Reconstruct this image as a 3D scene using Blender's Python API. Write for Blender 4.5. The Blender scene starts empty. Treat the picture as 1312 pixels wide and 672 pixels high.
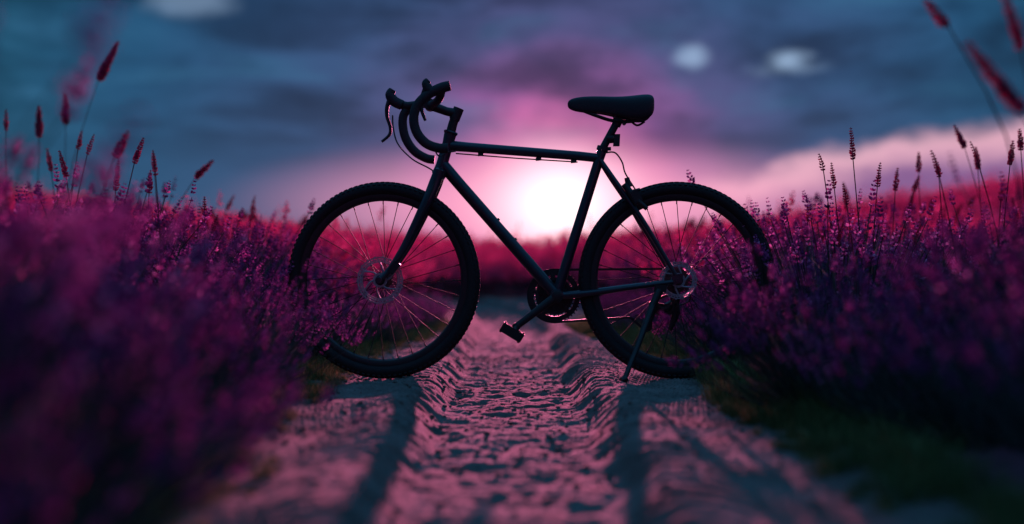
import bpy, math, random
import numpy as np
from mathutils import Vector, Matrix, noise
random.seed(7)
scene=bpy.context.scene
D=5.09; F=1822.0; CH=0.394; HY=345.0
def W(px,py,y=0.0):
    k=(D+y)/F
    return Vector(((px-656)*k, y, CH+(HY-py)*k))
def sst(a,b,x):
    t=min(1,max(0,(x-a)/(b-a))); return t*t*(3-2*t)

# ---------------------------------------------------------------- materials
def newmat(name):
    m=bpy.data.materials.new(name); m.use_nodes=True
    nt=m.node_tree; nt.nodes.clear()
    out=nt.nodes.new('ShaderNodeOutputMaterial')
    return m,nt,out
def principled(name,col,rough=0.5,metal=0.0,bump=0.0,bscale=80,coat=0.0,var=0.3,spec=0.5):
    m,nt,out=newmat(name)
    b=nt.nodes.new('ShaderNodeBsdfPrincipled')
    b.inputs['Roughness'].default_value=rough; b.inputs['Metallic'].default_value=metal
    b.inputs['Coat Weight'].default_value=coat; b.inputs['Specular IOR Level'].default_value=spec
    tc=nt.nodes.new('ShaderNodeTexCoord')
    n=nt.nodes.new('ShaderNodeTexNoise'); n.inputs['Scale'].default_value=bscale; n.inputs['Detail'].default_value=5
    nt.links.new(tc.outputs['Object'],n.inputs['Vector'])
    r=nt.nodes.new('ShaderNodeValToRGB')
    r.color_ramp.elements[0].position=0.3; r.color_ramp.elements[1].position=0.7
    r.color_ramp.elements[0].color=(*[c*(1-var) for c in col],1); r.color_ramp.elements[1].color=(*[c*(1+var) for c in col],1)
    nt.links.new(n.outputs['Fac'],r.inputs['Fac']); nt.links.new(r.outputs['Color'],b.inputs['Base Color'])
    if bump>0:
        bp=nt.nodes.new('ShaderNodeBump'); bp.inputs['Strength'].default_value=bump; bp.inputs['Distance'].default_value=0.002
        nt.links.new(n.outputs['Fac'],bp.inputs['Height']); nt.links.new(bp.outputs['Normal'],b.inputs['Normal'])
    nt.links.new(b.outputs[0],out.inputs[0])
    return m
def leafy(name,stops,trans=0.45,rnd_amt=0.3):
    m,nt,out=newmat(name)
    b=nt.nodes.new('ShaderNodeBsdfDiffuse')
    t=nt.nodes.new('ShaderNodeBsdfTranslucent')
    geo=nt.nodes.new('ShaderNodeNewGeometry'); oi=nt.nodes.new('ShaderNodeObjectInfo')
    a=nt.nodes.new('ShaderNodeMath'); a.operation='MULTIPLY'; a.inputs[1].default_value=rnd_amt
    nt.links.new(oi.outputs['Random'],a.inputs[0])
    a2=nt.nodes.new('ShaderNodeMath'); a2.operation='MULTIPLY_ADD'; a2.inputs[1].default_value=1-rnd_amt
    nt.links.new(geo.outputs['Random Per Island'],a2.inputs[0]); nt.links.new(a.outputs[0],a2.inputs[2])
    r=nt.nodes.new('ShaderNodeValToRGB'); e=r.color_ramp.elements
    e[0].position=stops[0][0]; e[0].color=(*stops[0][1],1); e[1].position=stops[-1][0]; e[1].color=(*stops[-1][1],1)
    for p,c in stops[1:-1]:
        q=e.new(p); q.color=(*c,1)
    nt.links.new(a2.outputs[0],r.inputs['Fac'])
    nt.links.new(r.outputs['Color'],b.inputs['Color']); nt.links.new(r.outputs['Color'],t.inputs['Color'])
    mx=nt.nodes.new('ShaderNodeMixShader'); mx.inputs[0].default_value=trans
    nt.links.new(b.outputs[0],mx.inputs[1]); nt.links.new(t.outputs[0],mx.inputs[2]); nt.links.new(mx.outputs[0],out.inputs[0])
    return m
M_frame=principled('frame_paint',(0.010,0.017,0.030),0.33,0.3,0.1,60,0.35,0.15)
M_black=principled('black_alloy',(0.010,0.010,0.013),0.45,0.2,0.1,90)
M_tyre=principled('tyre_rubber',(0.008,0.008,0.010),0.72,0,0.6,150,spec=0.35)
M_tape=principled('bar_tape',(0.010,0.010,0.014),0.68,0,0.6,120)
M_saddle=principled('saddle_leather',(0.010,0.012,0.017),0.52,0,0.4,220,spec=0.38)
M_steel=principled('steel',(0.28,0.28,0.32),0.45,0.4,0.1,120)
M_spoke=principled('spoke_steel',(0.025,0.025,0.028),0.7,0.0,0.0,120,spec=0.12)
M_chain=principled('chain_steel',(0.03,0.03,0.035),0.5,0.6,0.2,200)
M_lavf=leafy('lavender_flower',[(0.0,(0.09,0.04,0.14)),(0.5,(0.27,0.09,0.29)),(0.80,(0.58,0.20,0.50)),(1.0,(0.90,0.58,0.82))],0.57)
M_lavs=leafy('lavender_stem',[(0,(0.025,0.04,0.045)),(1,(0.10,0.13,0.12))],0.3)
M_pinkf=leafy('pink_flower',[(0,(0.42,0.07,0.22)),(0.6,(0.74,0.15,0.38)),(1,(0.88,0.36,0.56))],0.58)
M_redf=leafy('crimson_flower',[(0,(0.26,0.05,0.11)),(0.6,(0.48,0.09,0.22)),(1,(0.75,0.28,0.40))],0.5)
M_stalk=leafy('stalk',[(0,(0.07,0.04,0.05)),(1,(0.16,0.07,0.09))],0.3)
M_grass=leafy('grass_blade',[(0,(0.04,0.055,0.025)),(0.6,(0.12,0.17,0.06)),(1,(0.28,0.30,0.14))],0.25,0.2)

# ---------------------------------------------------------------- mesh builder
class B:
    def __init__(s): s.v=[]; s.f=[]; s.m=[]
    def add(s,vs,fs,mi=0):
        o=len(s.v); s.v.extend([tuple(v) for v in vs]); s.f.extend([tuple(i+o for i in f) for f in fs]); s.m.extend([mi]*len(fs))
    def tube(s,pts,rad,seg=12,sub=0,sq=(1,1),mi=0,cap=True):
        pts=[Vector(p) for p in pts]
        if not isinstance(rad,(list,tuple)): rad=[rad]*len(pts)
        if sub and len(pts)>2:
            P=[];R=[]
            n=len(pts)
            for i in range(n-1):
                p0=pts[max(i-1,0)];p1=pts[i];p2=pts[i+1];p3=pts[min(i+2,n-1)]
                for k in range(sub):
                    t=k/sub
                    P.append(0.5*((2*p1)+(p2-p0)*t+(2*p0-5*p1+4*p2-p3)*t*t+(3*p1-p0-3*p2+p3)*t**3))
                    R.append(rad[i]*(1-t)+rad[i+1]*t)
            P.append(pts[-1]);R.append(rad[-1]); pts,rad=P,R
        n=len(pts); vs=[];fs=[]
        T=[(pts[min(i+1,n-1)]-pts[max(i-1,0)]).normalized() for i in range(n)]
        ref=Vector((0,1,0)) if abs(T[0].y)<0.9 else Vector((1,0,0))
        N=(ref-T[0]*ref.dot(T[0])).normalized()
        for i in range(n):
            N=(N-T[i]*N.dot(T[i])).normalized(); Bn=T[i].cross(N)
            for k in range(seg):
                a=2*math.pi*k/seg
                vs.append(pts[i]+N*math.cos(a)*rad[i]*sq[0]+Bn*math.sin(a)*rad[i]*sq[1])
        for i in range(n-1):
            for k in range(seg):
                fs.append((i*seg+k,i*seg+(k+1)%seg,(i+1)*seg+(k+1)%seg,(i+1)*seg+k))
        if cap:
            fs.append(tuple(range(seg-1,-1,-1))); fs.append(tuple((n-1)*seg+k for k in range(seg)))
        s.add(vs,fs,mi)
    def lathe(s,c,axis,prof,seg=32,mi=0,closed=False):
        axis=Vector(axis).normalized(); c=Vector(c)
        ref=Vector((0,0,1)) if abs(axis.z)<0.9 else Vector((1,0,0))
        N=(ref-axis*ref.dot(axis)).normalized(); Bn=axis.cross(N)
        vs=[];fs=[];n=len(prof)
        for (a,r) in prof:
            for k in range(seg):
                t=2*math.pi*k/seg
                vs.append(c+axis*a+(N*math.cos(t)+Bn*math.sin(t))*r)
        rng=n if closed else n-1
        for i in range(rng):
            j=(i+1)%n
            for k in range(seg):
                fs.append((i*seg+k,i*seg+(k+1)%seg,j*seg+(k+1)%seg,j*seg+k))
        if not closed:
            fs.append(tuple(range(seg-1,-1,-1))); fs.append(tuple((n-1)*seg+k for k in range(seg)))
        s.add(vs,fs,mi)
    def box(s,c,ax,ay,az,mi=0):
        c=Vector(c);ax=Vector(ax);ay=Vector(ay);az=Vector(az)
        vs=[c+ax*i+ay*j+az*k for i in(-1,1) for j in(-1,1) for k in(-1,1)]
        s.add(vs,[(0,1,3,2),(4,6,7,5),(0,4,5,1),(2,3,7,6),(0,2,6,4),(1,5,7,3)],mi)
    def obj(s,name,mats,parent=None,smooth=True,link=True):
        me=bpy.data.meshes.new(name); me.from_pydata(s.v,[],s.f)
        if not isinstance(mats,list): mats=[mats]
        for m in mats: me.materials.append(m)
        me.polygons.foreach_set('material_index',s.m)
        me.polygons.foreach_set('use_smooth',[smooth]*len(s.f))
        me.update()
        o=bpy.data.objects.new(name,me)
        if link: scene.collection.objects.link(o)
        if parent: o.parent=parent
        if smooth and link:
            try: me.set_sharp_from_angle(angle=math.radians(40))
            except Exception: pass
        return o

# ---------------------------------------------------------------- terrain
def nz(x,y,z=0.0): return noise.noise(Vector((x,y,z)))
def xc(y): return -0.010*(y-5)**2 if 5<y<30 else (0 if y<=5 else -0.010*25**2)
def hw(y,s=1): # half width of the clear track between the plants
    w=0.80-0.22*sst(0.8,4.5,y)
    if s<0: w-=0.18*(1-sst(-3.2,-1.0,y))
    return w
def hill(x,y):
    r=math.hypot(x,y+D)
    if y<2: return 0.0
    az=min(0.5,abs(x/(y+D)))
    sl=0.15 if x>0 else 0.125
    e=0.004+sl*(math.sqrt(az*az+0.004)-0.063)
    g=min(r,48)*e*sst(7,42,r)
    if r>55: g=g*max(0,1-(r-55)/250)
    return g
def ground_z(x,y):
    u=abs(x-xc(y))
    z=0.05*sst(0.6,1.0,u)+hill(x,y)+0.05*nz(x*1.1,y*1.1)*sst(0.7,1.2,u)
    return z
def path_z(x,y):
    u=x-xc(y); a=abs(u)
    wob=0.035*nz(y*1.7,3.1)+0.012*nz(y*6,7.7)
    c=sst(0.20+wob,0.30+wob,a)
    z=-0.07+0.07*c
    ce=1-c
    z+=ce*(0.008*nz(x*6,y*4,1)+0.007*noise.fractal(Vector((x*17,y*11,5)),0.8,2.0,4)+0.002*nz(x*60,y*45,2))
    pit=noise.voronoi(Vector((x*7,y*4.0,0)))[0][0]
    z-=ce*0.014*(1-sst(0.05,0.36,pit))
    bank=c*(1-sst(0.55,0.72,a))
    z+=0.014*bank*math.exp(-((a-0.35)/0.05)**2)
    ph=(y*0.75+a*a*2.4*(1 if u>0 else 1.15)+0.05*nz(x*5,y*5,8))*2*math.pi/0.085
    z+=bank*(0.0062*math.sin(ph)*(0.35+1.2*max(0,nz(x*2.5,y*1.5,4)+.25))+0.010*nz(x*5,y*3,9)+0.0028*noise.fractal(Vector((x*28,y*20,2)),0.8,2.0,4))
    z+=0.05*sst(0.6,1.0,a)-0.06*sst(0.72,0.85,a)
    return z+hill(x,y)
def sheet(name,xs,ys,fn,mat,follow=False):
    nx=len(xs);ny=len(ys)
    vs=[]
    for y in ys:
        o=xc(y) if follow else 0
        for x in xs: vs.append((x+o,y,fn(x+o,y)))
    fs=[(j*nx+i,j*nx+i+1,(j+1)*nx+i+1,(j+1)*nx+i) for j in range(ny-1) for i in range(nx-1)]
    me=bpy.data.meshes.new(name); me.from_pydata(vs,[],fs); me.materials.append(mat)
    me.polygons.foreach_set('use_smooth',[True]*len(fs)); me.update()
    o=bpy.data.objects.new(name,me); scene.collection.objects.link(o); return o
def soil(name,c1,c2,c3,rough=0.85,bs=60,bd=0.01,bst=0.8,vor=0.4):
    m,nt,out=newmat(name); L=nt.links.new
    b=nt.nodes.new('ShaderNodeBsdfPrincipled'); b.inputs['Roughness'].default_value=rough
    b.inputs['Specular IOR Level'].default_value=0.05
    tc=nt.nodes.new('ShaderNodeTexCoord')
    n1=nt.nodes.new('ShaderNodeTexNoise'); n1.inputs['Scale'].default_value=5; n1.inputs['Detail'].default_value=8; n1.inputs['Roughness'].default_value=0.7
    n2=nt.nodes.new('ShaderNodeTexNoise'); n2.inputs['Scale'].default_value=bs; n2.inputs['Detail'].default_value=5; n2.inputs['Roughness'].default_value=0.8
    v=nt.nodes.new('ShaderNodeTexVoronoi'); v.inputs['Scale'].default_value=bs*1.3
    for n in(n1,n2,v): L(tc.outputs['Object'],n.inputs['Vector'])
    r=nt.nodes.new('ShaderNodeValToRGB'); r.color_ramp.elements[0].position=0.38; r.color_ramp.elements[1].position=0.62
    r.color_ramp.elements[0].color=(*c1,1); r.color_ramp.elements[1].color=(*c2,1)
    L(n1.outputs['Fac'],r.inputs['Fac'])
    r2=nt.nodes.new('ShaderNodeValToRGB'); r2.color_ramp.elements[0].position=0.48; r2.color_ramp.elements[1].position=0.68
    L(n2.outputs['Fac'],r2.inputs['Fac'])
    mx=nt.nodes.new('ShaderNodeMix'); mx.data_type='RGBA'; 
    L(r2.outputs['Color'],mx.inputs[0]); L(r.outputs['Color'],mx.inputs[6]); mx.inputs[7].default_value=(*c3,1)
    L(mx.outputs[2],b.inputs['Base Color'])
    ad=nt.nodes.new('ShaderNodeMath'); ad.operation='MULTIPLY_ADD'; L(v.outputs['Distance'],ad.inputs[0]); ad.inputs[1].default_value=vor; L(n2.outputs['Fac'],ad.inputs[2])
    bp=nt.nodes.new('ShaderNodeBump'); bp.inputs['Strength'].default_value=bst; bp.inputs['Distance'].default_value=bd
    L(ad.outputs[0],bp.inputs['Height']); L(bp.outputs['Normal'],b.inputs['Normal'])
    L(b.outputs[0],out.inputs[0]); return m
M_path=soil('path_dirt',(0.095,0.085,0.077),(0.20,0.18,0.165),(0.06,0.054,0.048),1.0,110,0.004,0.7)
M_clod=principled('clod_dirt',(0.12,0.107,0.096),1.0,0,0.6,160,spec=0.0,var=0.4)
M_ground=soil('field_soil',(0.10,0.05,0.06),(0.16,0.07,0.10),(0.20,0.07,0.13),0.9,30,0.02,0.8)
def grow(a,step,f,end):
    r=[a]; 
    while r[-1]<end: step*=f; r.append(r[-1]+step)
    return r
xr=list(np.arange(0,2.0,0.08)); xr=xr+grow(2.0,0.1,1.14,600)[0:]
xs=sorted(set([-x for x in xr]+xr))
ys=list(np.arange(-60,-8,4.0))+list(np.arange(-8,4,0.12))+grow(4.0,0.13,1.04,900)
def gz(x,y):
    u=abs(x-xc(y)); return ground_z(x,y)-0.14*(1-sst(0.62,0.78,u))
sheet('ground',xs,ys,gz,M_ground)
pys=list(np.arange(-7,-4,0.05))+list(np.arange(-4,2.2,0.011))+grow(2.2,0.012,1.014,24)
sheet('dirt_path',list(np.arange(-0.86,0.861,0.010)),pys,path_z,M_path,True)

# ---------------------------------------------------------------- bicycle
bike=bpy.data.objects.new('bicycle',None); scene.collection.objects.link(bike)
bike.location=(0,0,0)
def wheel(name,c,ang,rotor_r,drive=False):
    c=Vector(c)
    ax=Matrix.Rotation(ang,3,'Z')@Vector((0,1,0))
    ex=Matrix.Rotation(ang,3,'Z')@Vector((1,0,0)); ez=Vector((0,0,1))
    R=0.3275; r=0.0235
    b=B()
    prof=[(r*1.05*math.sin(2*math.pi*k/20),R+r*math.cos(2*math.pi*k/20)) for k in range(20)]
    b.lathe(c,ax,prof,120,closed=True)
    for i in range(110):
        t=2*math.pi*i/110
        for row,(ya,rr) in enumerate([(-0.019,0.341),(-0.008,0.3493),(0.008,0.3493),(0.019,0.341)]):
            tt=t+(0.5*2*math.pi/110 if row%2 else 0)
            rad=ex*math.cos(tt)+ez*math.sin(tt); tan=ex*-math.sin(tt)+ez*math.cos(tt)
            out=(rad+ax*(ya*18)).normalized(); side=tan.cross(out)
            b.box(c+rad*rr+ax*ya,tan*0.0055,side*0.0042,out*0.0028)
    b.obj(name+'_tyre',M_tyre,bike)
    b=B()
    b.lathe(c,ax,[(-0.012,0.312),(-0.0135,0.300),(-0.009,0.288),(0,0.283),(0.009,0.288),(0.0135,0.300),(0.012,0.312)],120,closed=True)
    b.obj(name+'_rim',M_black,bike)
    b=B(); n=32
    for i in range(n):
        t=2*math.pi*i/n; s=1 if i%2 else -1
        off=(0.75 if (i//2)%2 else -0.75)
        hb=c+ax*(s*0.030)+(ex*math.cos(t+off)+ez*math.sin(t+off))*0.024
        rm=c+(ex*math.cos(t)+ez*math.sin(t))*0.287
        b.tube([hb,rm],0.0015,6,cap=False)
        b.tube([c+(ex*math.cos(t)+ez*math.sin(t))*0.272,rm],0.0024,6)
    b.tube([c+ex*0.29,c+ex*0.255],0.003,6)
    b.obj(name+'_spokes',M_spoke,bike)
    b=B()
    b.lathe(c,ax,[(-0.056,0.006),(-0.055,0.011),(-0.043,0.012),(-0.042,0.02),(-0.034,0.02),(-0.033,0.028),(-0.028,0.028),(-0.024,0.016),(0.024,0.016),(0.028,0.028),(0.033,0.028),(0.034,0.018),(0.055,0.012),(0.056,0.006)],28)
    b.obj(name+'_hub',M_black,bike)
    b=B(); yo=-0.046; th=0.0011; ri=rotor_r*0.80; ro=rotor_r
    def ring(a,bb): b.lathe(c,ax,[(yo-th,a),(yo-th,bb),(yo+th,bb),(yo+th,a)],72,closed=True)
    ring(ro*0.945,ro); ring(ro*0.85,ro*0.895); ring(ri-0.003,ri+0.002); ring(0.018,0.026)
    for i in range(36):
        t=2*math.pi*i/36+0.05; t2=t+0.09
        rad=lambda q:(ex*math.cos(q)+ez*math.sin(q))
        b.tube([c+ax*yo+rad(t)*ri,c+ax*yo+rad(t2)*ro*0.96],0.0018,4,sq=(0.6,1))
        if i%2==0:
            q=t; b.box(c+ax*yo+rad(q)*(ro+0.0008),rad(q)*0.0018,(ax.cross(rad(q)))*0.0035,ax*th)
    for i in range(6):
        t=2*math.pi*i/6
        rad=lambda q:(ex*math.cos(q)+ez*math.sin(q))
        b.tube([c+ax*yo+rad(t)*0.024,c+ax*yo+rad(t+0.25)*(ri*0.6),c+ax*yo+rad(t+0.55)*ri],0.0032,6,sub=3)
    b.obj(name+'_brake_rotor',M_steel,bike)
    return ax
FW=W(491,360); RW=W(867,358)
FW.z=0.354; RW.z=0.354
axf=wheel('front_wheel',FW,math.radians(-9),0.083)
axr=wheel('rear_wheel',RW,0,0.066)

# frame
HT=W(577,172); HB=W(563,222); BB=W(713,379); ST=W(768,203)
b=B()
b.tube([HT,W(574,184),W(566,212),HB],[0.0225,0.020,0.021,0.025],20)
b.lathe(HT,(HT-HB),[(0,0.024),(0.006,0.026),(0.010,0.024)],20)
b.lathe(HB,(HT-HB),[(-0.008,0.024),(-0.004,0.027),(0.004,0.027)],20)
b.tube([W(577,187),W(600,189),W(740,200),W(768,203)],[0.019,0.0175,0.0165,0.016],18)
b.tube([W(567,211),W(590,238),W(690,352),BB],[0.022,0.0215,0.0215,0.022],18)
b.tube([W(771,194),W(768,203),BB],[0.018,0.0175,0.0185],18)
b.lathe(BB,(0,1,0),[(-0.037,0.02),(-0.036,0.024),(0.036,0.024),(0.037,0.02)],24)
for s in(-1,1):
    dr=RW+Vector((0,s*0.064,0))
    b.tube([W(769,206)+Vector((0,s*0.012,0)),W(785,230)+Vector((0,s*0.03,0)),W(820,281)+Vector((0,s*0.055,0)),dr+Vector((-0.012,0,0.02))],[0.009,0.0095,0.009,0.0075],12,sub=4)
    b.tube([BB+Vector((0.012,s*0.022,0)),W(760,375)+Vector((0,s*0.036,0)),W(800,369)+Vector((0,s*0.055,0)),dr+Vector((-0.02,0,-0.006))],[0.0135,0.0125,0.010,0.008],12,sub=4)
    b.box(dr+Vector((-0.006,0,0.004)),(0.02,0,0.003),(0,0.003,0),(0.003,0,0.018))
    b.lathe(dr,(0,1,0),[(-0.008,0.009),(0.008,0.009)],16)
b.tube([W(783,226)+Vector((0,-0.03,0)),W(783,226)+Vector((0,0.03,0))],0.007,10)
b.tube([W(770,374)+Vector((-0.03,-0.036,0)),W(770,374)+Vector((-0.03,0.036,0))],0.008,10)
b.obj('frame',M_frame,bike)
b=B(); d=(ST-BB).normalized()
b.lathe(W(772,191),d,[(-0.008,0.0195),(-0.007,0.021),(0.007,0.021),(0.008,0.0195)],20)
b.box(W(772,191)+Vector((0.022,0,0)),(0.008,0,0),(0,0.009,0),(0,0,0.006))
b.tube([W(772,191),W(791,156)+Vector((0.0,0,0))],[0.0135,0.0135],16)
b.tube([W(789,162),W(792,153)],[0.016,0.02],14)
b.box(W(796,152),(0.024,0,0.002),(0,0.024,0),(-0.001,0,0.007))
b.tube([W(800,158)+Vector((0,-0.02,0)),W(800,158)+Vector((0,0.02,0))],0.007,10)
b.obj('seatpost',M_black,bike)
b=B()
b.tube([W(777,178),W(786,178)],[0.018,0.016],12); b.box(W(790,180),(0.011,0,0),(0,0.014,0),(0.001,0,0.021))
b.obj('rear_light',M_black,bike)
st=[(727,131,137,0.012),(731,127,141,0.020),(742,124.5,144,0.024),(758,123.5,145,0.027),(775,124,147,0.034),(792,124.5,151,0.048),(808,123.5,155,0.064),(820,122,156.5,0.073),(830,121.5,154,0.074),(835,123,149,0.066),(837.5,128,140,0.045)]
vs=[];fs=[];K=20
for (px,t,bt,hw_) in st:
    x=(px-656)*D/F; zt=W(0,t).z; zb=W(0,bt).z
    for k in range(K):
        a=2*math.pi*k/K; cy=math.cos(a); sz=math.sin(a)
        yy=hw_*math.copysign(abs(cy)**0.75,cy)
        if sz>=0: z=zt-(zt-zb)*0.55*(1-sz**0.55)
        else:
            z=zt-(zt-zb)*0.55-(zt-zb)*0.45*min(1,1.25*abs(sz)**0.5)*(1 if abs(cy)>0.45 else 0.35+0.65*abs(cy)/0.45)
        vs.append((x,yy,z))
for i in range(len(st)-1):
    for k in range(K): fs.append((i*K+k,i*K+(k+1)%K,(i+1)*K+(k+1)%K,(i+1)*K+k))
fs.append(tuple(range(K-1,-1,-1))); fs.append(tuple((len(st)-1)*K+k for k in range(K)))
b=B(); b.add(vs,fs); o=b.obj('saddle',M_saddle,bike)
md=o.modifiers.new('s','SUBSURF'); md.levels=1; md.render_levels=2
b=B()
for s in(-1,1):
    b.tube([W(745,142)+Vector((0,s*0.008,0)),W(765,149)+Vector((0,s*0.02,0)),W(785,155)+Vector((0,s*0.022,0)),W(810,156)+Vector((0,s*0.022,0)),W(824,150)+Vector((0,s*0.035,0))],0.0038,8,sub=4)
b.tube([W(806,153),W(816,161),W(826,156)],[0.004,0.004,0.004],8,sub=4)
b.obj('saddle_rails',M_chain,bike)
# fork
b=B()
b.tube([HB+Vector((0,-0.046,-0.012)),HB+Vector((0,-0.02,-0.004)),HB+Vector((0,0.02,-0.004)),HB+Vector((0,0.046,-0.012))],[0.018,0.024,0.024,0.018],14,sub=3)
for s in(-1,1):
    ae=FW+axf*(s*0.060)
    o=Vector((0,s*0.047,0)); o2=Vector((0,s*0.055,0))
    b.tube([W(564,219)+o,W(558,236)+o,W(547,262)+o2,W(521,315)+o2,W(501,346)+o2,ae+Vector((0.004,0,0.004))],[0.018,0.0195,0.018,0.0135,0.0105,0.0095],14,sub=5,sq=(0.75,1.1))
    b.lathe(ae,axf,[(-0.008,0.011),(-0.006,0.013),(0.006,0.013),(0.008,0.011)],18)
b.obj('fork',M_frame,bike)
b=B()
b.tube([HT,W(580,160),W(586,142)],[0.0175,0.0165,0.0165],16)
b.tube([W(588,139),W(582,154)],[0.019,0.019],16)
b.tube([W(586,146),W(572,143),W(553,136)],[0.0175,0.0155,0.017],14)
b.tube([W(551,135)+Vector((0,-0.022,0)),W(551,135)+Vector((0,0.022,0))],0.0215,16)
b.obj('stem',M_black,bike)
b=B()
cl=W(551,135)
yn=-0.20; yf=0.20
nd=[W(577,110,yn),W(566,113,yn),W(549,121,yn),W(535,135,yn),W(530,152,yn),W(534,170,yn),W(546,184,yn),W(562,190,yn),W(574,190,yn)]
b.tube([cl,W(556,133,-0.06),W(563,126,-0.14),nd[1]],[0.0155,0.0145,0.0145,0.0155],14,sub=4)
b.tube(nd,[0.017,0.019,0.0175,0.0165,0.0165,0.0165,0.0165,0.0165,0.0165],16,sub=6)
fd=[W(541,134,0.13),W(527,138,yf),W(518,146,yf),W(516,160,yf),W(520,178,yf),W(531,194,yf),W(546,203,yf),W(557,205,yf)]
b.tube([cl,W(545,134,0.06),W(537,134,0.13),W(520,136,yf),W(507,131,yf)],[0.0155,0.0145,0.0145,0.016,0.017],14,sub=4)
b.tube(fd[1:],[0.0165]*7,16,sub=6)
b.obj('drop_handlebar',M_tape,bike)
b=B()
b.tube([W(515,135,yf),W(505,130,yf),W(500,122,yf),W(503,115,yf)],[0.019,0.020,0.019,0.013],14,sub=5)
b.tube([W(500,126,yf),W(496,138,yf),W(496,150,yf),W(500,163,yf),W(499,173,yf),W(489,182,yf)],[0.012,0.010,0.0085,0.008,0.0075,0.006],10,sub=5,sq=(1.2,0.8))
b.tube([W(553,120,yn),W(548,113,yn),W(546,107,yn),W(549,103,yn)],[0.017,0.017,0.015,0.010],14,sub=5)
b.tube([W(546,112,yn),W(541,125,yn),W(540,140,yn),W(545,155,yn)],[0.010,0.008,0.007,0.005],10,sub=5)
b.obj('brake_levers',M_tape,bike)
b=B()
b.tube([W(503,148,yf),W(504,165,yf),W(510,185,0.15),W(528,204,0.08),W(550,216,0.03),W(561,224,-0.02)],0.0028,8,sub=6)
b.tube([W(556,190,yn+0.02),W(562,200,-0.1),W(572,196,-0.03),W(584,194,-0.02)],0.0026,8,sub=6)
b.tube([W(584,197),W(660,203),W(740,208)],0.0026,6)
for px,py in((616,200),(690,206),(735,209)): b.box(W(px,py-2),(0.01,0,0.001),(0,0.006,0),(0,0,0.006))
b.tube([W(776,196,-0.01),W(788,196,-0.02),W(797,208,-0.03),W(801,222,-0.04),W(812,240,-0.05),W(820,252,-0.055)],0.0028,8,sub=6)
b.tube([W(560,226,-0.055),W(546,262,-0.075),W(520,318,-0.075),W(503,340,-0.07)],0.0026,8,sub=6)
b.obj('cables',M_tape,bike)
b=B()
c0=W(815,252,-0.06)
b.box(c0,Vector((0.011,0,-0.02)),(0,0.014,0),Vector((0.012,0,0.007)))
b.tube([W(803,228,-0.05),W(806,240,-0.05)],[0.009,0.012],10)
b.tube([W(800,236,-0.05),W(817,262,-0.06)],[0.012,0.014],10)
b.tube([W(817,258,-0.07),W(829,268,-0.07)],[0.010,0.008],10)
b.tube([W(808,246,-0.055),W(820,243,-0.055)],0.006,8)
b.box(W(505,343,-0.065),(0.014,0,0.018),(0,0.014,0),(0.01,0,-0.008))
b.obj('brake_calipers',M_black,bike)
# drivetrain
b=B(); C=BB+Vector((0,0.048,0)); C.x-=0.006; C.z-=0.002
def ringp(c,a,bb,th,seg=80,teeth=0):
    b.lathe(c,(0,1,0),[(-th,a),(-th,bb),(th,bb),(th,a)],seg,closed=True)
    for i in range(teeth):
        t=2*math.pi*i/teeth; rd=Vector((math.cos(t),0,math.sin(t))); tn=Vector((-math.sin(t),0,math.cos(t)))
        b.box(c+rd*(bb+0.002),rd*0.0035,(0,th*0.9,0),tn*0.0025)
ringp(C,0.074,0.092,0.0022,80,44); ringp(C+Vector((0,-0.008,0)),0.056,0.068,0.002,60,32)
for i in range(5):
    t=2*math.pi*i/5+0.4; rd=Vector((math.cos(t),0,math.sin(t)))
    b.tube([C+rd*0.01,C+rd*0.05,C+rd*0.08],[0.014,0.010,0.008],10,sq=(0.35,1))
b.lathe(C,(0,1,0),[(-0.03,0.014),(0.012,0.018),(0.014,0.012)],20)
b.lathe(C+Vector((0,0.004,0)),(0,1,0),[(-0.001,0.060),(0.001,0.060)],40)
b.obj('chainrings',M_chain,bike)
b=B()
ca=BB+Vector((0,-0.05,0)); pe=W(661,419,-0.07)
b.lathe(ca,(0,1,0),[(-0.012,0.014),(-0.010,0.019),(0.012,0.019),(0.02,0.016)],20)
b.tube([ca,(ca+pe)/2,pe],[0.017,0.0135,0.0125],14,sq=(0.6,1))
b.lathe(pe,(0,1,0),[(-0.011,0.011),(-0.009,0.0145),(0.009,0.0145),(0.011,0.011)],18)
b.obj('crank_arm',M_black,bike)
b=B(); pc=pe+Vector((-0.014,-0.055,-0.016))
b.tube([pe,pe+Vector((-0.004,-0.10,-0.012))],0.007,10)
dz=Vector((0.85,0,-0.52)).normalized(); dn=Vector((0.52,0,0.85))
for s in(-1,1):
    b.box(pc+dz*(s*0.036),dz*0.006,(0,0.044,0),dn*0.016)
    b.box(pc+Vector((0,s*0.042,0)),dz*0.036,(0,0.005,0),dn*0.017)
    for k in range(4): b.box(pc+dz*(s*0.036)+Vector((0,-0.033+k*0.022,0)),dz*0.003,(0,0.003,0),dn*0.021)
b.box(pc,dz*0.032,(0,0.012,0),dn*0.014)
b.obj('pedal',M_tyre,bike)
b=B()
for i,rr in enumerate((0.047,0.042,0.038,0.034,0.030,0.026,0.022)):
    cc=RW+Vector((0,0.030+i*0.004,0))
    b.lathe(cc,(0,1,0),[(-0.001,rr-0.002),(-0.0009,rr),(0.0009,rr),(0.001,rr-0.002)],40)
    for k in range(int(rr*520)):
        t=2*math.pi*k/int(rr*520); rd=Vector((math.cos(t),0,math.sin(t))); tn=Vector((-math.sin(t),0,math.cos(t)))
        b.box(cc+rd*(rr+0.0015),rd*0.002,(0,0.0009,0),tn*0.0018)
b.obj('cassette',M_chain,bike)
J1=W(838,392,0.045); J2=W(829,418,0.045)
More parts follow.
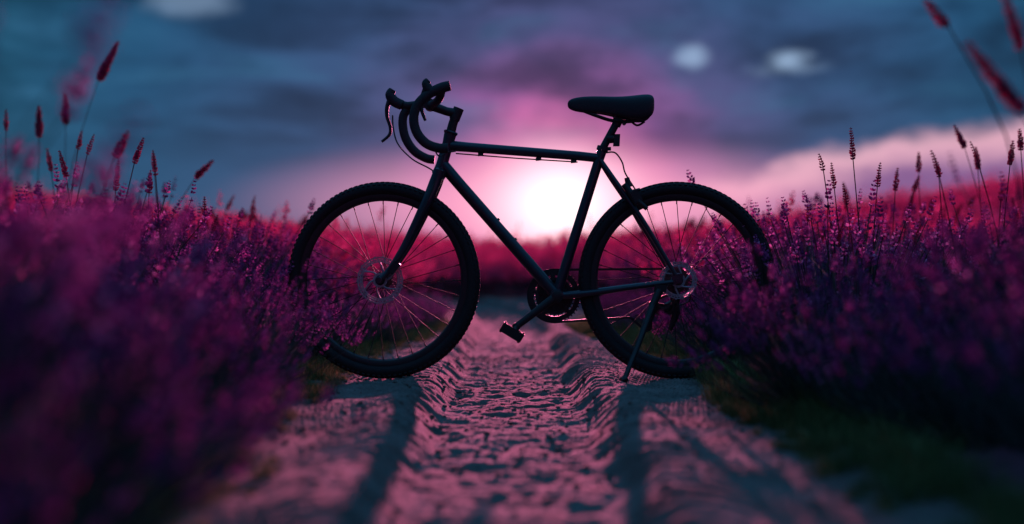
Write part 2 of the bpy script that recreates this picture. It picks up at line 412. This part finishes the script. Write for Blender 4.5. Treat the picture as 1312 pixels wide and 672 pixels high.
def chain(pts):
    P=[Vector(p) for p in pts]; L=[0]
    for i in range(1,len(P)): L.append(L[-1]+(P[i]-P[i-1]).length)
    n=int(L[-1]/0.0127); out=[]
    for k in range(n+1):
        t=k*L[-1]/n; j=0
        while j<len(P)-2 and L[j+1]<t: j+=1
        out.append(P[j].lerp(P[j+1],(t-L[j])/(L[j+1]-L[j])))
    for k in range(n):
        a,c=out[k],out[k+1]; m=(a+c)/2; d=(c-a)/2; up=Vector((0,1,0)).cross(d).normalized()
        w=0.0035 if k%2 else 0.0024
        for s in(-1,1): b.box(m+Vector((0,s*w,0)),d*1.15,(0,0.0005,0),up*0.0042)
        b.tube([a-Vector((0,0.004,0)),a+Vector((0,0.004,0))],0.0028,8)
b=B()
arc=[C+Vector((math.cos(t)*0.095,0,math.sin(t)*0.095)) for t in np.linspace(math.radians(82),math.radians(278),26)]
cas=[RW+Vector((math.cos(t)*0.041,0.042,math.sin(t)*0.041)) for t in np.linspace(math.radians(88),math.radians(-70),12)]
chain(cas[::-1]+arc)
jr=0.019
chain([arc[-1],W(808,407,0.045),J2+Vector((-0.004,0,-jr)),J2+Vector((0.014,0,-0.012)),J2+Vector((0.014,0,0.01)),J1+Vector((-0.012,0,-0.012)),J1+Vector((-0.016,0,0.01)),J1+Vector((0,0,jr)),cas[-1]])
b.obj('chain',M_chain,bike)
b=B()
for J in(J1,J2):
    b.lathe(J,(0,1,0),[(-0.002,0.016),(0.002,0.016)],22)
    for k in range(11):
        t=2*math.pi*k/11; rd=Vector((math.cos(t),0,math.sin(t))); tn=Vector((-math.sin(t),0,math.cos(t)))
        b.box(J+rd*0.0175,rd*0.003,(0,0.0018,0),tn*0.0025)
for s in(-1,1): b.tube([J1+Vector((0,s*0.008,0)),J2+Vector((0,s*0.008,0))],[0.014,0.012],10,sq=(0.2,1))
b.tube([W(866,372,0.07),W(864,388,0.075),W(848,398,0.07),W(838,392,0.06)],[0.012,0.018,0.022,0.015],12,sub=4)
b.box(W(852,396,0.07),(0.032,0,-0.004),(0,0.014,0),(0.004,0,0.018))
b.tube([W(862,380,0.07),W(866,400,0.075),W(858,424,0.07)],[0.012,0.016,0.007],10,sub=3)
b.tube([W(868,392,0.075),W(884,385,0.08),W(880,368,0.07),W(866,364,0.066)],0.0026,8,sub=5)
b.obj('rear_derailleur',M_black,bike)
kx=(800-656)*(D-0.25)/F
kf=Vector((kx,-0.25,path_z(kx,-0.25)+0.004))
b=B()
k0=W(845,372,-0.07); k1=W(836,392,-0.085)
b.box(W(846,370,-0.066),(0.022,0,0.0),(0,0.006,0),(0.002,0,0.013))
b.tube([k0,k1],[0.014,0.013],12)
b.tube([k1,k1.lerp(kf,0.55),kf+Vector((0.002,0,0.012))],[0.0125,0.010,0.0085],12)
b.tube([kf+Vector((0.006,0.0,0.010)),kf+Vector((-0.012,-0.01,0.004))],[0.012,0.010],12)
q=k1.lerp(kf,0.78)
b.tube([q,q+Vector((-0.012,-0.01,-0.03))],[0.006,0.005],8)
b.obj('kickstand',M_black,bike)
b=B()
dd=(BB-W(567,211)).normalized(); nn=Vector((-dd.z,0,dd.x))
for t in(0.45,0.6): 
    p=W(567,211).lerp(BB,t)+nn*(-0.022 if nn.z<0 else 0.022); b.lathe(p,nn,[(-0.003,0.005),(0.003,0.005),(0.004,0.003)],12)
b.obj('bottle_bosses',M_black,bike)

# ---------------------------------------------------------------- plants
def rv(rnd,s=1): return Vector((rnd.uniform(-s,s),rnd.uniform(-s,s),rnd.uniform(-s,s)))
def bud(b,p,d,L,r,mi):
    d=d.normalized(); ref=Vector((0,0,1)) if abs(d.z)<0.9 else Vector((1,0,0))
    n=d.cross(ref).normalized(); m=d.cross(n)
    q=p+d*L*0.55
    b.add([p,q+n*r,q+(-0.5*n+0.87*m)*r,q+(-0.5*n-0.87*m)*r,p+d*L],[(0,1,2),(0,2,3),(0,3,1),(4,2,1),(4,3,2),(4,1,3)],mi)
def spike(b,rnd,p,d,L,rad,whorls,per,mi,dense=False):
    d=d.normalized(); ref=Vector((0,0,1)) if abs(d.z)<0.9 else Vector((1,0,0))
    n=d.cross(ref).normalized(); m=d.cross(n)
    for w in range(whorls):
        t=w/(whorls-1) if whorls>1 else 0
        taper=(0.75+0.35*math.sin(min(1,t*1.6+0.25)*math.pi*0.8))*(1-0.55*t**3)
        gap=0 if (w>0 or dense) else -0.25*L*rnd.random()
        c=p+d*(L*t+gap)
        for k in range(per):
            a=2*math.pi*(k+0.5*(w%2))/per+rnd.uniform(-.4,.4)
            o=(n*math.cos(a)+m*math.sin(a))
            bud(b,c+o*0.001,(o*1.0+d*rnd.uniform(0.5,1.3)),rad*rnd.uniform(1.0,1.5)*taper,rad*0.42*rnd.uniform(.8,1.2)*taper,mi)
def bush(name,seed,nst,R,H,mats,nleaf,L=(0.035,0.065),rad=0.0088,wh=6,per=4,link=False):
    rnd=random.Random(seed); b=B()
    for i in range(nst):
        th=rnd.uniform(0,2*math.pi); q=math.sqrt(rnd.random())
        base=Vector((math.cos(th)*q*R*0.35,math.sin(th)*q*R*0.35,0.0))
        lean=q*1.05+rnd.uniform(-0.12,0.12)
        t2=th+rnd.uniform(-.3,.3)
        out=Vector((math.cos(t2)*math.sin(lean),math.sin(t2)*math.sin(lean),math.cos(lean)))
        ln=H*rnd.uniform(0.70,1.08)*(1-0.10*q)
        if rnd.random()<0.12: ln*=rnd.uniform(1.12,1.3)
        tip=base+out*ln+Vector((0,0,0.06*H*q))
        mid=base.lerp(tip,0.5)+out.cross(Vector((0,0,1)))*rnd.uniform(-.02,.02)+Vector((0,0,-0.03*q))+rv(rnd,.01)
        b.tube([base,mid,tip],[0.0022,0.0018,0.0014],3,mi=0,cap=False)
        d=(tip-mid).normalized(); d=(d+Vector((0,0,0.35))+rv(rnd,.18)).normalized()
        spike(b,rnd,tip,d,rnd.uniform(*L),rad*rnd.uniform(.75,1.3),wh,per,1)
    for i in range(nleaf):
        th=rnd.uniform(0,2*math.pi); q=math.sqrt(rnd.random()); lean=q*1.3
        out=Vector((math.cos(th)*math.sin(lean),math.sin(th)*math.sin(lean),math.cos(lean)))
        s0=rnd.uniform(0.05,0.74)*H
        p=out*s0; d=(out+rv(rnd,.6)+Vector((0,0,.3))).normalized(); l=rnd.uniform(.05,.10)
        w=d.cross(rv(rnd)).normalized()*0.0032
        b.add([p-w,p+w,p+d*l*0.6+w*0.8,p+d*l,p+d*l*0.6-w*0.8],[(0,1,2,4),(4,2,3)],0)
    return b.obj(name,mats,None,False,link)
col_l=bpy.data.collections.new('lavender_templates')
for i in range(4):
    col_l.objects.link(bush('lavender_plant_%d'%i,11+i,195,0.40,0.44,[M_lavs,M_lavf],480))
col_f=bpy.data.collections.new('pink_field_templates')
for i in range(3):
    o=bush('pink_plant_%d'%i,51+i,70,0.5,0.55,[M_stalk,M_pinkf],50,(0.07,0.12),0.020,5,3)
    col_f.objects.link(o)
col_g=bpy.data.collections.new('grass_templates')
for i in range(3):
    rnd=random.Random(80+i); b=B()
    for k in range(170):
        th=rnd.uniform(0,2*math.pi); q=rnd.random()
        p=Vector((math.cos(th)*q*.09,math.sin(th)*q*.09,-0.01)); h=rnd.uniform(.04,.12)
        o=Vector((math.cos(th),math.sin(th),0))*rnd.uniform(0.1,0.9)*h+rv(rnd,.015)
        w=Vector((-math.sin(th),math.cos(th),0))*0.0013
        m1=p+o*0.35+Vector((0,0,h*.6)); m2=p+o+Vector((0,0,h*rnd.uniform(.6,1)))
        b.add([p-w,p+w,m1+w*.8,m1-w*.8,m2],[(0,1,2,3),(3,2,4)])
    col_g.objects.link(b.obj('grass_tuft_%d'%i,M_grass,None,False,False))
col_c=bpy.data.collections.new('clod_templates')
for i in range(4):
    rnd=random.Random(140+i); b=B(); vs=[];fs=[];nu,nv=7,5
    for a in range(nv):
        for c in range(nu):
            ph=math.pi*(a+0.5)/nv; t=2*math.pi*c/nu; r=rnd.uniform(.65,1.15)
            vs.append((math.sin(ph)*math.cos(t)*r,math.sin(ph)*math.sin(t)*r,math.cos(ph)*r*0.6))
    for a in range(nv-1):
        for c in range(nu): fs.append((a*nu+c,a*nu+(c+1)%nu,(a+1)*nu+(c+1)%nu,(a+1)*nu+c))
    fs.append(tuple(range(nu-1,-1,-1))); fs.append(tuple((nv-1)*nu+c for c in range(nu)))
    b.add(vs,fs); col_c.objects.link(b.obj('dirt_clod_%d'%i,M_clod,None,False,False))

def scatter(name,col,pts):
    me=bpy.data.meshes.new(name); me.from_pydata([p[:3] for p in pts],[],[])
    a=me.attributes.new('rot','FLOAT_VECTOR','POINT'); a.data.foreach_set('vector',[v for p in pts for v in (p[4],p[4]*0.7,p[3])])
    a=me.attributes.new('scl','FLOAT','POINT'); a.data.foreach_set('value',[p[5] for p in pts])
    a=me.attributes.new('idx','INT','POINT'); a.data.foreach_set('value',[p[6] for p in pts])
    o=bpy.data.objects.new(name,me); scene.collection.objects.link(o)
    ng=bpy.data.node_groups.new(name+'_scatter','GeometryNodeTree')
    ng.interface.new_socket('Geometry',in_out='INPUT',socket_type='NodeSocketGeometry')
    ng.interface.new_socket('Geometry',in_out='OUTPUT',socket_type='NodeSocketGeometry')
    N=ng.nodes.new; L=ng.links.new
    gi=N('NodeGroupInput'); go=N('NodeGroupOutput'); ip=N('GeometryNodeInstanceOnPoints'); ci=N('GeometryNodeCollectionInfo')
    ci.inputs['Collection'].default_value=col; ci.inputs['Separate Children'].default_value=True; ci.inputs['Reset Children'].default_value=True
    L(gi.outputs[0],ip.inputs['Points']); L(ci.outputs[0],ip.inputs['Instance']); ip.inputs['Pick Instance'].default_value=True
    def na(n,t):
        k=N('GeometryNodeInputNamedAttribute'); k.data_type=t; k.inputs['Name'].default_value=n; return k.outputs['Attribute']
    L(na('idx','INT'),ip.inputs['Instance Index'])
    er=N('FunctionNodeEulerToRotation'); L(na('rot','FLOAT_VECTOR'),er.inputs[0]); L(er.outputs[0],ip.inputs['Rotation'])
    L(na('scl','FLOAT'),ip.inputs['Scale']); L(ip.outputs[0],go.inputs[0])
    md=o.modifiers.new('scatter','NODES'); md.node_group=ng
    return o
rnd=random.Random(5)
pts=[]
y=-4.1
while y<5.5:
    for s in(-1,1):
        x=hw(y,s)+(0.13 if s>0 else 0.10)
        lim=2.2+0.40*(y+5)
        first=True
        while x<lim:
            xx=s*(x+rnd.uniform(-.10,.10)); yy=y+rnd.uniform(-.18,.18)
            sc=(0.66+0.40*sst(0.75,1.4,abs(xx)))*rnd.uniform(.68,1.24)*(1+0.6*nz(xx*1.3+9,yy*1.1,3))
            if y<-2.0 and s<0: sc*=1.2
            if first: sc=min(sc,0.80)*(0.72 if y>1 else 1); first=False
            if s>0 and -0.9<yy<0.12 and xx<1.25: sc=min(sc,0.55); xx+=0.06
            if s<0 and -0.5<yy<0.12 and xx>-1.0: sc=min(sc,0.55)
            X=xx+xc(yy); pts.append((X,yy,ground_z(X,yy)-0.01,rnd.uniform(0,6.28),rnd.uniform(-.12,.12),sc,rnd.randrange(4)))
            x+=(0.43+0.016*(y+4))*rnd.uniform(.85,1.15)
    y+=0.43
nb=len(pts)
scatter('lavender_bushes',col_l,pts)
pts=[]
for i in range(2700):
    t=rnd.random(); yy=2.6+52*t**1.45
    w=0.45*(yy+D)+2; X=rnd.uniform(-w,w)
    if yy<9 and -1.2<X-xc(yy)<1.35: continue
    if yy<13 and abs(X-xc(yy))<0.85: continue
    if yy<6 and rnd.random()<0.35: continue
    pts.append((X,yy,ground_z(X,yy)-0.02,rnd.uniform(0,6.28),rnd.uniform(-.12,.12),rnd.uniform(.75,1.2)*(0.88+0.016*yy),rnd.randrange(3)))
scatter('pink_flower_field',col_f,pts)
print('bushes',nb,'field',len(pts))
pts=[]
def gp(X,yy,sc): 
    if 0.44<X<0.68 and -0.75<yy<0.15: return
    pts.append((X,yy,max(path_z(X,yy),ground_z(X,yy)-0.02),rnd.uniform(0,6.28),0,sc,rnd.randrange(3)))
for i in range(620):
    yy=rnd.uniform(-3.8,5); s=rnd.choice((-1,1)); u=hw(yy,s)-0.22+rnd.uniform(0,0.24)
    gp(s*u+xc(yy),yy,rnd.uniform(.45,1.0)*(0.4+1.0*(u-hw(yy,s)+.22)/.24)*(0.75 if s<0 else 1))
for i in range(90): gp(rnd.uniform(0.62,0.92),rnd.uniform(-1.6,0.2),rnd.uniform(.45,.9))
for i in range(25): gp(-rnd.uniform(0.58,0.8),rnd.uniform(-0.8,0.3),rnd.uniform(.3,.6))
scatter('grass_verge',col_g,pts)
pts=[]
for i in range(3600):
    yy=-4+8*rnd.random()**1.2; u=rnd.uniform(-.66,.66)
    sz=0.0018+0.0075*rnd.random()**5
    if abs(u)<0.28: sz*=1.3
    X=u+xc(yy); pts.append((X,yy,path_z(X,yy)+sz*0.15,rnd.uniform(0,6.28),rnd.uniform(-.3,.3),sz,rnd.randrange(4)))
scatter('path_dirt_clods',col_c,pts)

# tall flower stems
rnd=random.Random(21); b=B()
def tall(px,py,y,lx,hl,wpx=5.0):
    k=(D+y)/F
    top=W(px,py,y); bot=W(px+lx,py+hl,y)
    d=(top-bot); L=d.length
    root=Vector((bot.x+lx*k*1.6+rnd.uniform(-.04,.04),y+rnd.uniform(-.1,.1),0)); root.z=ground_z(root.x,root.y)
    mid=bot.lerp(root,0.45)+Vector((lx*k*0.3*(-1)+rnd.uniform(-.015,.015),0,0)); mid=mid.lerp(bot-d.normalized()*(bot-root).length*0.45,0.5)
    b.tube([root,mid,bot,top],[0.003,0.0024,0.0019,0.001],5,sub=4,mi=0,cap=False)
    spike(b,rnd,bot,d,L*0.93,wpx*k*0.85,max(7,int(L/0.0085)),5,1,True)
for a in [(152,52,2.6,-26,52,7),(84,118,3.0,0,42,6),(50,135,2.2,0,42,6),(8,140,1.5,0,28,4),(105,168,0.8,-5,24,4),(121,172,0.5,-9,26,4),(184,176,0.1,-12,34,5),(76,193,0.2,9,34,5),(165,168,-1.2,-18,34,8),(193,218,0.2,-2,30,4.5),(274,205,1.8,-24,24,5.5),(152,205,0.2,-4,40,4.5),(262,252,0.2,0,24,4),(196,196,0.9,2,22,4),(60,190,1.2,6,30,4.5),
          (1090,163,0.05,3,42,4.5),(1049,197,0.05,6,22,4),(1065,208,0.2,4,34,4),(1128,208,0.1,-4,32,4.2),(1150,215,0.8,-3,30,4.5),(1177,195,1.5,0,26,4.5),(1080,235,0.1,5,28,4),(1183,0,-2.0,32,34,9),(1236,52,-2.5,74,92,13),(1279,-30,-2.3,30,95,9),(1222,160,1.6,14,30,5),(1298,180,0.3,-4,32,5),(1306,165,0.6,2,28,5),(1250,188,1.2,3,30,5),(1035,262,0.3,0,22,4)]:
    tall(*a)
for i in range(520):
    s=rnd.choice((-1,1)); y=rnd.uniform(-0.8,11); x=s*rnd.uniform(1.15,1.6+0.42*(y+5)); 
    gz0=ground_z(x,y); h=rnd.uniform(.46,.78)
    k=(D+y)/F; px=x/k+656; py=HY-(gz0+h-CH)/k
    tall(px,py,y,rnd.uniform(-12,12),rnd.uniform(16,32)*4.5/(4.5+y*.5),rnd.uniform(3.2,4.6))
b.obj('tall_wildflowers',[M_stalk,M_redf],None,False)

# ---------------------------------------------------------------- world
SUN_AZ=(718-656)/F; SUN_EL=(HY-262)/F
sd=Vector((SUN_AZ,1,SUN_EL)).normalized()
w=bpy.data.worlds.new('World'); scene.world=w; w.use_nodes=True; w.name='sky'
nt=w.node_tree; nt.nodes.clear(); N=nt.nodes.new; L=nt.links.new
out=N('ShaderNodeOutputWorld'); bg=N('ShaderNodeBackground'); L(bg.outputs[0],out.inputs[0])
tc=N('ShaderNodeTexCoord'); gen=tc.outputs['Generated']
def val(x,sock):
    if isinstance(x,(int,float)): sock.default_value=x
    else: L(x,sock)
def M(op,a,b_=0.0,c=0.0,clamp=False):
    n=N('ShaderNodeMath'); n.operation=op; n.use_clamp=clamp; val(a,n.inputs[0]); val(b_,n.inputs[1]); val(c,n.inputs[2]); return n.outputs[0]
def VM(op,a,b_):
    n=N('ShaderNodeVectorMath'); n.operation=op
    for q,s in((a,n.inputs[0]),(b_,n.inputs[1])):
        if isinstance(q,(tuple,list,Vector)): s.default_value=tuple(q)
        else: L(q,s)
    return n
def SM(x,a,b_,o0=0.0,o1=1.0):
    n=N('ShaderNodeMapRange'); n.interpolation_type='SMOOTHSTEP'; val(x,n.inputs['Value'])
    n.inputs['From Min'].default_value=a; n.inputs['From Max'].default_value=b_; n.inputs['To Min'].default_value=o0; n.inputs['To Max'].default_value=o1
    return n.outputs[0]
def mixc(f,a,b_,mode='MIX'):
    n=N('ShaderNodeMix'); n.data_type='RGBA'; n.blend_type=mode; n.clamp_factor=True
    val(f,n.inputs[0])
    for q,s in((a,n.inputs[6]),(b_,n.inputs[7])):
        if isinstance(q,tuple): s.default_value=(*q,1)
        else: L(q,s)
    return n.outputs[2]
sep=N('ShaderNodeSeparateXYZ'); L(gen,sep.inputs[0]); X,Y,Z=sep.outputs
def dist(sx,sz):
    e=VM('SUBTRACT',gen,sd); e2=VM('MULTIPLY',e.outputs[0],(sx,1,sz)); l=N('ShaderNodeVectorMath'); l.operation='LENGTH'; L(e2.outputs[0],l.inputs[0]); return l.outputs['Value']
zz=M('ADD',M('ABSOLUTE',Z),0.13)
cx=M('DIVIDE',X,zz); cy=M('DIVIDE',Y,zz)
comb=N('ShaderNodeCombineXYZ'); L(cx,comb.inputs[0]); L(cy,comb.inputs[1])
n1=N('ShaderNodeTexNoise'); n1.inputs['Scale'].default_value=1.25; n1.inputs['Detail'].default_value=7; n1.inputs['Roughness'].default_value=0.6; n1.inputs['Distortion'].default_value=0.4
L(comb.outputs[0],n1.inputs['Vector'])
n2=N('ShaderNodeTexNoise'); n2.inputs['Scale'].default_value=9.0; n2.inputs['Detail'].default_value=6; n2.inputs['Roughness'].default_value=0.6
mp=VM('MULTIPLY',gen,(1,1,2.0)); L(mp.outputs[0],n2.inputs['Vector'])
r1=M('ADD',dist(1.0,1.05),M('MULTIPLY',M('SUBTRACT',n2.outputs['Fac'],0.5),0.04))
cr=N('ShaderNodeValToRGB'); L(r1,cr.inputs['Fac']); els=cr.color_ramp.elements
stops=[(0.0,(1.0,0.46,0.70)),(0.038,(0.95,0.25,0.52)),(0.065,(0.66,0.145,0.41)),(0.092,(0.27,0.095,0.32)),(0.125,(0.080,0.080,0.23)),(0.18,(0.034,0.082,0.21)),(0.30,(0.014,0.084,0.19)),(0.42,(0.010,0.082,0.15)),(1.0,(0.012,0.06,0.13))]
els[0].position=0; els[0].color=(*stops[0][1],1); els[1].position=1; els[1].color=(*stops[-1][1],1)
for p,c in stops[1:-1]:
    e=els.new(p); e.color=(*c,1)
col=cr.outputs['Color']
cd=SM(n1.outputs['Fac'],0.45,0.60)
up=SM(Z,0.05,0.12)
col=mixc(M('MULTIPLY',M('MULTIPLY',cd,up),0.9),col,mixc(1.0,col,(0.38,0.42,0.48),'MULTIPLY'))
cl=SM(n1.outputs['Fac'],0.46,0.34)
col=mixc(M('MULTIPLY',M('MULTIPLY',cl,up),0.4),col,(0.04,0.17,0.32))
n3=SM(n2.outputs['Fac'],0.42,0.64)
col=mixc(M('MULTIPLY',M('MULTIPLY',n3,up),0.7),col,mixc(1.0,col,(0.40,0.52,0.58),'MULTIPLY'))
v=M('SUBTRACT',Z,M('ADD',M('MULTIPLY',X,0.17),0.038))
v=M('ADD',v,M('MULTIPLY',M('SUBTRACT',n2.outputs['Fac'],0.5),0.06))
bank=M('MULTIPLY',SM(v,0.009,-0.007),SM(X,0.06,0.16))
edge=SM(v,-0.026,0.0)
bc=mixc(edge,(0.26,0.11,0.30),(0.92,0.48,0.60))
col=mixc(M('MULTIPLY',bank,0.9),col,bc)
r2=dist(0.32,1.6)
col=mixc(M('MULTIPLY',SM(r2,0.085,0.008),0.9),col,(1.0,0.38,0.60))
r3=dist(0.75,1.0)
core=M('POWER',SM(r3,0.085,0.0),3.0)
col=mixc(core,col,(1.7,1.25,1.35))
for (px,py,sx,sz,st) in((1010,78,1.0,2.0,1.0),(888,72,1.5,1.9,0.7),(1020,88,0.6,3.0,.5),(250,2,0.8,2.0,.35)):
    g=Vector(((px-656)/F,1,(HY-py)/F)).normalized()
    e=VM('SUBTRACT',gen,g); e2=VM('MULTIPLY',e.outputs[0],(sx,1,sz)); l=N('ShaderNodeVectorMath'); l.operation='LENGTH'; L(e2.outputs[0],l.inputs[0])
    rr=M('ADD',l.outputs['Value'],M('MULTIPLY',M('SUBTRACT',n2.outputs['Fac'],0.5),0.08))
    col=mixc(M('MULTIPLY',SM(rr,0.024,0.000),0.85*st),col,(0.40,0.58,0.84))
zen=SM(Z,0.22,0.75)
col=mixc(zen,col,(0.06,0.25,0.54))
sky=N('ShaderNodeTexSky'); sky.sky_type='NISHITA'; sky.sun_disc=False; sky.sun_elevation=math.radians(2.7); sky.sun_rotation=math.radians(2.0)
col=mixc(1.0,col,mixc(1.0,sky.outputs[0],(0.001,0.0015,0.003),'MULTIPLY'),'ADD')
L(col,bg.inputs['Color']); bg.inputs['Strength'].default_value=1.0
try: w.cycles.sampling_method='NONE'
except Exception as ex: print(ex)

sl=bpy.data.lights.new('sun','SUN'); sl.energy=13.0; sl.angle=math.radians(0.8); sl.color=(1.0,0.19,0.38)
so=bpy.data.objects.new('sun',sl); scene.collection.objects.link(so)
sv=Vector((SUN_AZ,1,math.tan(math.radians(5.6)))).normalized()
so.rotation_euler=sv.to_track_quat('Z','Y').to_euler()

cam=bpy.data.cameras.new('camera'); co=bpy.data.objects.new('camera',cam); scene.collection.objects.link(co); scene.camera=co
co.location=(0,-D,CH); co.rotation_euler=(math.radians(90),0,0)
cam.lens=50; cam.sensor_width=36; cam.shift_y=(HY-336)/1312.0; cam.clip_end=3000; cam.clip_start=0.05
cam.dof.use_dof=True; cam.dof.focus_distance=D; cam.dof.aperture_fstop=1.15
scene.view_settings.view_transform='Standard'; scene.view_settings.look='None'; scene.view_settings.exposure=0
